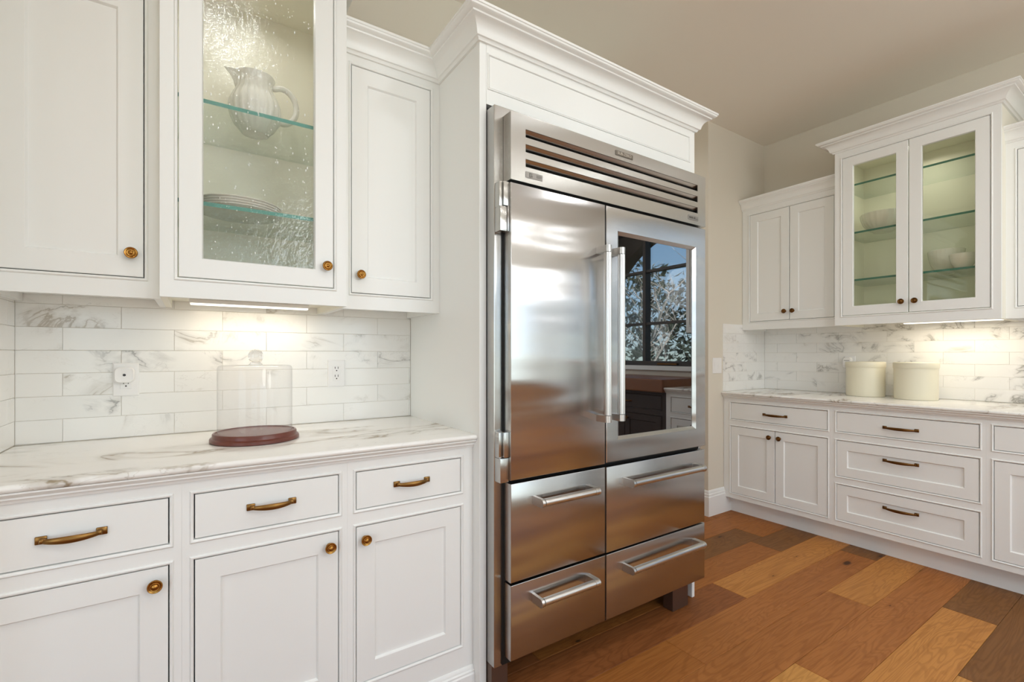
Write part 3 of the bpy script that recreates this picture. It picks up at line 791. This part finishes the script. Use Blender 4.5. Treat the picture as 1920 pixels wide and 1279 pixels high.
cabinet('wall_cabinet', 'white wall cabinet at the right edge of the picture, cut off by the frame', mRs, (SX, .385, 1.4775), .10, .6730, 1.4775, 2.4745, R_W - SX - .002,
   [(hT, [dict(r=(.384, .6281, *SZ), kind='door', fw=.062, hw=('knob', .414, 1.613)), dict(r=(.14, .384, *SZ), kind='door', fw=.062, hw=('knob', .354, 1.613))])], right=True, inner='upper')
tag(sweep(MB(), [(SX, R_Y), (SX, 1.5015)], crown(.061, .085, 2.4745)).build('crown_moulding', M['trim'], smooth=28), 'white crown moulding above the two-door wall cabinet by the switch wall', 'moulding')
tag(sweep(MB(), [(R_W, 1.501), (GX, 1.501), (GX, .6733), (R_W, .6733)], crown(.088, .0825, 2.6803)).build('crown_moulding', M['trim'], smooth=28), 'projecting white crown moulding above the two-door glass cabinet', 'moulding')
tag(sweep(MB(), [(SX, .6730), (SX, .10), (R_W, .10)], crown(.061, .085, 2.4745)).build('crown_moulding', M['trim'], smooth=28), 'white crown moulding of the cut-off wall cabinet at the right edge', 'moulding')
for z, lb in ((2.444, 'green-edged glass shelf above the fluted bowl, topmost in the two-door glass cabinet'), (2.1134, 'green-edged glass shelf carrying the fluted bowl'), (1.7864, 'green-edged glass shelf carrying the two small white bowls')):
    glass_shelf(lb, mRg, .694, 1.480, -.435, -.042, z, M['shelf_edge_dark'])
area('under_cabinet_glow', (4.02, .92, 1.470), (0.05, 0, -1), .5, .02, 2.0, (1, .88, .68)).rotation_euler = (0, 0, math.pi / 2)
ls2 = thing('light_strip', 'warm light bar hidden under the two-door glass cabinet', 'light', (4.02, .95, 1.49))
MB().box(4.006, 4.034, .70, 1.20, 1.486, 1.4995, .002).build('housing', M['plastic'], ls2)
MB().box(4.009, 4.031, .71, 1.19, 1.480, 1.4858, .002).build('diffuser', M['led'], ls2)

# ------------------------------------------------------------------ things on the left counter and shelves
ck = thing('cake_stand', 'clear cake dome with ball handle on a round dark wooden base', 'cake stand', (.185, 1.905, COUNT))
cx, cy = .185, 1.905
MB().lathe([(k_ * .915 if k_ > .01 else k_, h_) for k_, h_ in [(.001, .0005), (.150, .0005), (.1535, .003), (.1535, .012), (.150, .0155), (.1455, .0165), (.1445, .0185), (.1445, .028), (.1415, .0315), (.136, .0318), (.1345, .0285), (.001, .0285)]], 72, (cx, cy, COUNT)).build('base', M['wood'], ck, smooth=40)
DR, DHt = .1175, .263
mb = MB(); mb.lathe([(DR, .0288), (DR, DHt - .010), (DR - .003, DHt - .003), (DR - .010, DHt), (.001, DHt)], 72, (cx, cy, COUNT))
mb.bm.faces.ensure_lookup_table()
bot = [f for f in mb.bm.faces if len(f.verts) > 10 and f.calc_center_median().z < COUNT + .1]; bmesh.ops.delete(mb.bm, geom=bot, context='FACES_ONLY')
mb.build('dome', M['dome'], ck, smooth=40)
pr = [(.001, DHt + .0003), (.021, DHt + .0003), (.0215, DHt + .004), (.017, DHt + .008), (.0135, DHt + .012)]
for i in range(1, 12):
    a = -math.pi / 2 + .62 + (math.pi - .62) * i / 11
    pr.append((.0245 * math.cos(a), DHt + .0325 + .0245 * math.sin(a)))
MB().lathe(pr, 36, (cx, cy, COUNT)).build('ball_handle', M['ball'], ck, smooth=60)

pt = thing('pitcher', 'white ribbed china pitcher with loop handle on the upper glass shelf', 'pitcher', (.195, 2.03, 2.1030))
px, py, pz = .195, 2.03, 2.1030
PP = [(.001, .0), (.040, 0), (.046, .003), (.052, .012), (.068, .032), (.082, .062), (.088, .092), (.085, .120), (.074, .148), (.063, .170), (.058, .190), (.060, .208), (.066, .222), (.068, .228), (.0655, .229), (.060, .215), (.054, .19), (.058, .165), (.078, .10), (.05, .03), (.001, .02)]
mb = MB(); n = 80
rings = []
for (r_, h_) in PP:
    row = []
    for i in range(n):
        a = 2 * math.pi * i / n
        rib = .026 * math.cos(20 * a) if .02 < h_ < .205 else 0
        rr = r_ * (1 + rib)
        dz = 0
        if h_ > .17:
            d = abs((a - math.pi + math.pi) % (2 * math.pi) - math.pi); k = max(0, 1 - d / .55) ** 2 * (h_ - .17) / .058
            rr += .034 * k; dz = .012 * k
        row.append((px + rr * math.cos(a), py + rr * math.sin(a), pz + .95 * (h_ + dz)))
    rings.append(row)
mb.loft(rings); ob = mb.build('body', M['china'], pt, smooth=50)
hp_ = []
for i in range(15):
    t = i / 14; a = math.radians(118 - 218 * t)
    hp_.append((px + .092 + .052 * math.cos(a), py, pz + .135 + .068 * math.sin(a)))
hp_.insert(0, (px + .058, py, pz + .195)); hp_.append((px + .070, py, pz + .052))
MB().tube(hp_, [(.0105, .0125)] * len(hp_), 12, True, (0, 1, 0)).build('handle', M['china'], pt, smooth=60)

plate_prof = [(.001, .001), (.075, .001), (.080, .0035), (.098, .006), (.132, .0135), (.1365, .0155), (.1365, .0172), (.133, .0172), (.099, .0095), (.078, .0065), (.001, .0055)]
def plate(z, k, label):
    mb = MB(); mb.lathe(plate_prof, 64, (.140, 1.985, z), 'z', lambda a, h: (.012 * abs(math.sin(8 * a + k)) if h > .012 else 0))
    o = mb.build('plate', M['china'], smooth=50); tag(o, label, 'plate', 'scalloped plates stacked in the seeded glass cabinet'); return o
for i, lb in enumerate(('bottom scalloped white plate of the stack below the pitcher', 'second scalloped white plate from the bottom of the stack below the pitcher', 'third scalloped white plate from the bottom of the stack below the pitcher', 'topmost scalloped white plate of the stack below the pitcher')):
    plate(1.7695 + i * .0088, i * .3, lb)

# outlets
def outlet(label, mp, u, z, rz, sockets, w=.0745, h=.1195):
    p = mp(u, 0, z); t = thing('outlet', label, 'outlet', p)
    MB(mp).rect_rings(u - w / 2, u + w / 2, z - h / 2, z + h / 2, [(0, .0003), (0, .003), (.003, .0052)]).build('cover_plate', M['plastic'], t)
    r = MB(mp).box(u - .0165, u + .0165, .005, .0066, z - .0335, z + .0335, .0008).build('receptacle', M['plastic'], t)
    mb = MB(mp)
    for dz in sockets:
        for du in (-.0065, .0065): mb.box(u + du - .0012, u + du + .0012, .0064, .0069, z + dz + .002, z + dz + .0115)
        c = z + dz - .0055
        rs = [[(u + .0027 * math.cos(2 * math.pi * k / 12), o_, c + .0027 * math.sin(2 * math.pi * k / 12)) for k in range(12)] for o_ in (.0064, .0069)]
        mb.loft(rs)
    mb.build('slots', M['slot'], r); return t
mT = ML(L_Y - .0004)
outlet('white duplex outlet on the marble tile right of the cake dome', mT, .5345, 1.1895, 0, (.018, -.018))
outlet('white outlet behind the square plug-in sensor, left of the cake dome', mT, -.2010, 1.1835, 0, (-.018,))
sn = thing('plug_in_sensor', 'square white plug-in sensor with dark round eye, in the left outlet', 'sensor', (-.204, L_Y, 1.190))
def rrect(u, z, w, h, rad, o_, n=5):
    P = []
    for cxs, czs, a0 in ((1, 1, 0), (-1, 1, 90), (-1, -1, 180), (1, -1, 270)):
        for i in range(n + 1):
            a = math.radians(a0 + 90 * i / n); P.append((u + cxs * (w / 2 - rad) + rad * math.cos(a), o_, z + czs * (h / 2 - rad) + rad * math.sin(a)))
    return P
mb = MB(mT)
mb.loft([rrect(-.204, 1.2005, .050, .050, .013, .0072), rrect(-.204, 1.2005, .057, .057, .016, .014), rrect(-.204, 1.2005, .057, .057, .016, .028), rrect(-.204, 1.2005, .051, .051, .014, .0315), rrect(-.204, 1.2005, .040, .040, .009, .0305)])
mb.build('body', M['plastic'], sn, smooth=35)
mb = MB(mT); mb.loft([[(-.2035 + r_ * math.cos(2 * math.pi * k / 20), o_, 1.2005 + r_ * math.sin(2 * math.pi * k / 20)) for k in range(20)] for r_, o_ in ((.0045, .0304), (.0045, .0316), (.003, .0318), (.0018, .031))])
mb.build('eye', M['lens'], sn)
# switch on the wing wall
mWg = ML(R_Y + .002)
sw = thing('light_switch', 'double white rocker switch on the beige wall beside the marble tile', 'switch', (3.485, R_Y, 1.184))
MB(mWg).rect_rings(3.4255, 3.545, 1.122, 1.2465, [(0, .0003), (0, .003), (.003, .0055)]).build('cover_plate', M['plastic'], sw)
for u in (3.462, 3.508): MB(mWg).prism([(.0052, 1.151), (.0062, 1.151), (.0085, 1.1845), (.0065, 1.2175), (.0052, 1.2175)], u - .0165, u + .0165).build('rocker', M['plastic'], sw)
# right outlet with plug-in night light
mT2 = MR(R_W - .0004)
outlet('white outlet behind the left cream canister', mT2, 1.578, 1.203, 0, (-.018,))
nl = thing('plug_in_device', 'rounded white plug-in device behind the left cream canister', 'device', (R_W, 1.59, 1.21))
mb = MB(mT2)
mb.loft([rrect(1.585, 1.212, .052, .078, .018, .0072), rrect(1.585, 1.212, .060, .086, .022, .014), rrect(1.585, 1.212, .060, .086, .022, .034), rrect(1.585, 1.212, .050, .076, .018, .041)])
mb.build('body', M['plastic'], nl, smooth=40)
MB(mT2).box(1.567, 1.603, .0408, .0416, 1.226, 1.229).build('light_slot', M['lens'], nl)

# canisters
def canister(label, x, y):
    t = thing('canister', label, 'canister', (x, y, COUNT), 'cream canisters on the right counter')
    MB().lathe([(.001, .0008), (.113, .0008), (.1155, .003), (.1165, .012), (.1168, .214), (.001, .214)], 64, (x, y, COUNT)).build('body', M['cream'], t, smooth=40)
    MB().lathe([(.1172, .2085), (.120, .2085), (.1212, .211), (.1214, .2385), (.1205, .2455), (.117, .2485), (.001, .2488), (.001, .2145), (.1172, .2145)], 64, (x, y, COUNT)).build('lid', M['cream'], t, smooth=40)
canister('lidded cream canister nearer the corner, in front of the plug-in device', 4.062, 1.430)
canister('lidded cream canister further from the corner, beside its twin', 4.030, 1.130)
# bowls in the right glass cabinet
def bowl(name, label, x, y, z, R_, H, flutes, amp):
    P = [(.001, 0), (R_ * .42, 0), (R_ * .45, H * .05), (R_ * .62, H * .16), (R_ * .84, H * .42), (R_ * .96, H * .75), (R_, H), (R_ * .975, H * 1.01), (R_ * .94, H * .8), (R_ * .80, H * .44), (R_ * .5, H * .14), (.001, H * .09)]
    mb = MB(); mb.lathe(P, 96, (x, y, z), 'z', (lambda a, h: amp * math.cos(flutes * a) if h > H * .1 else 0) if flutes else None)
    return tag(mb.build(name, M['china'], smooth=50), label, 'bowl', 'white bowls in the two-door glass cabinet')
bowl('bowl', 'large fluted white bowl on the middle shelf behind the left glass door', 3.965, 1.290, 2.1193, .130, .128, 24, .018)
bowl('bowl', 'taller white bowl at the back of the lowest shelf, behind the right glass door', 4.03, .975, 1.7923, .092, .150, 24, .006)
bowl('bowl', 'small plain white bowl in front on the lowest shelf, behind the right glass door', 3.89, .862, 1.7923, .066, .092, 0, 0)

# ------------------------------------------------------------------ outside the window (seen in the refrigerator's glass)
struct(MB().box(4.5, 30, -25, 8, -.6, -.5).build('ground_outside', M['lawn']))
def tree(x, y, h, seed, label):
    rnd = random.Random(seed); mb = MB()
    def br(p, d, L, r_, lev):
        pts = [p]; dd = d.copy(); q = p.copy()
        for i in range(4):
            dd = (dd + Vector((rnd.uniform(-.22, .22), rnd.uniform(-.22, .22), rnd.uniform(-.05, .16)))).normalized(); q = q + dd * (L / 4); pts.append(q.copy())
        mb.tube([tuple(k) for k in pts], [r_ * (1 - .14 * i) for i in range(5)], 5 if lev < 2 else 3, False)
        if lev < 4:
            for i in range((5, 4, 4, 3)[lev]):
                k = pts[rnd.randint(1 if lev else 2, 4)]
                nd_ = (dd * .55 + Vector((rnd.uniform(-1, 1), rnd.uniform(-1, 1), rnd.uniform(-.1, .8)))).normalized()
                br(k, nd_, L * rnd.uniform(.5, .72), r_ * .5, lev + 1)
    br(Vector((x, y, -.5)), Vector((0, 0, 1)), h, h * .022, 0)
    return tag(mb.build('tree', M['bark'], smooth=60), label, 'tree', 'bare trees outside the window')
tree(9.0, -1.2, 2.6, 1, 'nearest bare tree outside the window, in the refrigerator glass reflection')
tree(8.6, -9.8, 3.0, 2, 'tall bare tree farther back outside, in the refrigerator glass reflection')
tree(7.4, -3.4, 1.9, 3, 'small bare tree outside to one side, in the refrigerator glass reflection')
tree(8.5, -12.5, 3.2, 4, 'farthest bare tree outside by the hedge, in the refrigerator glass reflection')
mb = MB(); rnd = random.Random(5)
for i in range(14000):
    x = 12.5 + rnd.uniform(-.9, .9); y = rnd.uniform(-16, 3); z = rnd.uniform(-.5, 3.9 + .4 * math.sin(y * 1.3) + .3 * math.sin(y * 3.1))
    a, b, c = (Vector((rnd.uniform(-.14, .14), rnd.uniform(-.14, .14), rnd.uniform(-.14, .14))) for _ in range(3))
    p = Vector((x, y, z)); mb.f([mb.v(*(p + a)), mb.v(*(p + b)), mb.v(*(p + c))])
hg = mb.build('hedge', M['leaf']); hg['kind'] = 'stuff'; hg['label'] = 'green hedge outside, reflected in the refrigerator glass'

pz_ = [(-3.2, 3.4), (-3.2, 1.4)]
for i in range(13):
    a = math.pi - (math.pi / 2) * i / 12; pz_.append((-.45 + 1.25 * math.cos(a), 1.75 + 1.02 * math.sin(a)))
pz_ += [(.6, 2.77), (.6, 3.4)]
mb = MB(); mb.loft([[(x, y, z) for (y, z) in pz_] for x in (4.62, 4.80)])
struct(mb.build('trim_10', M['dwood']))
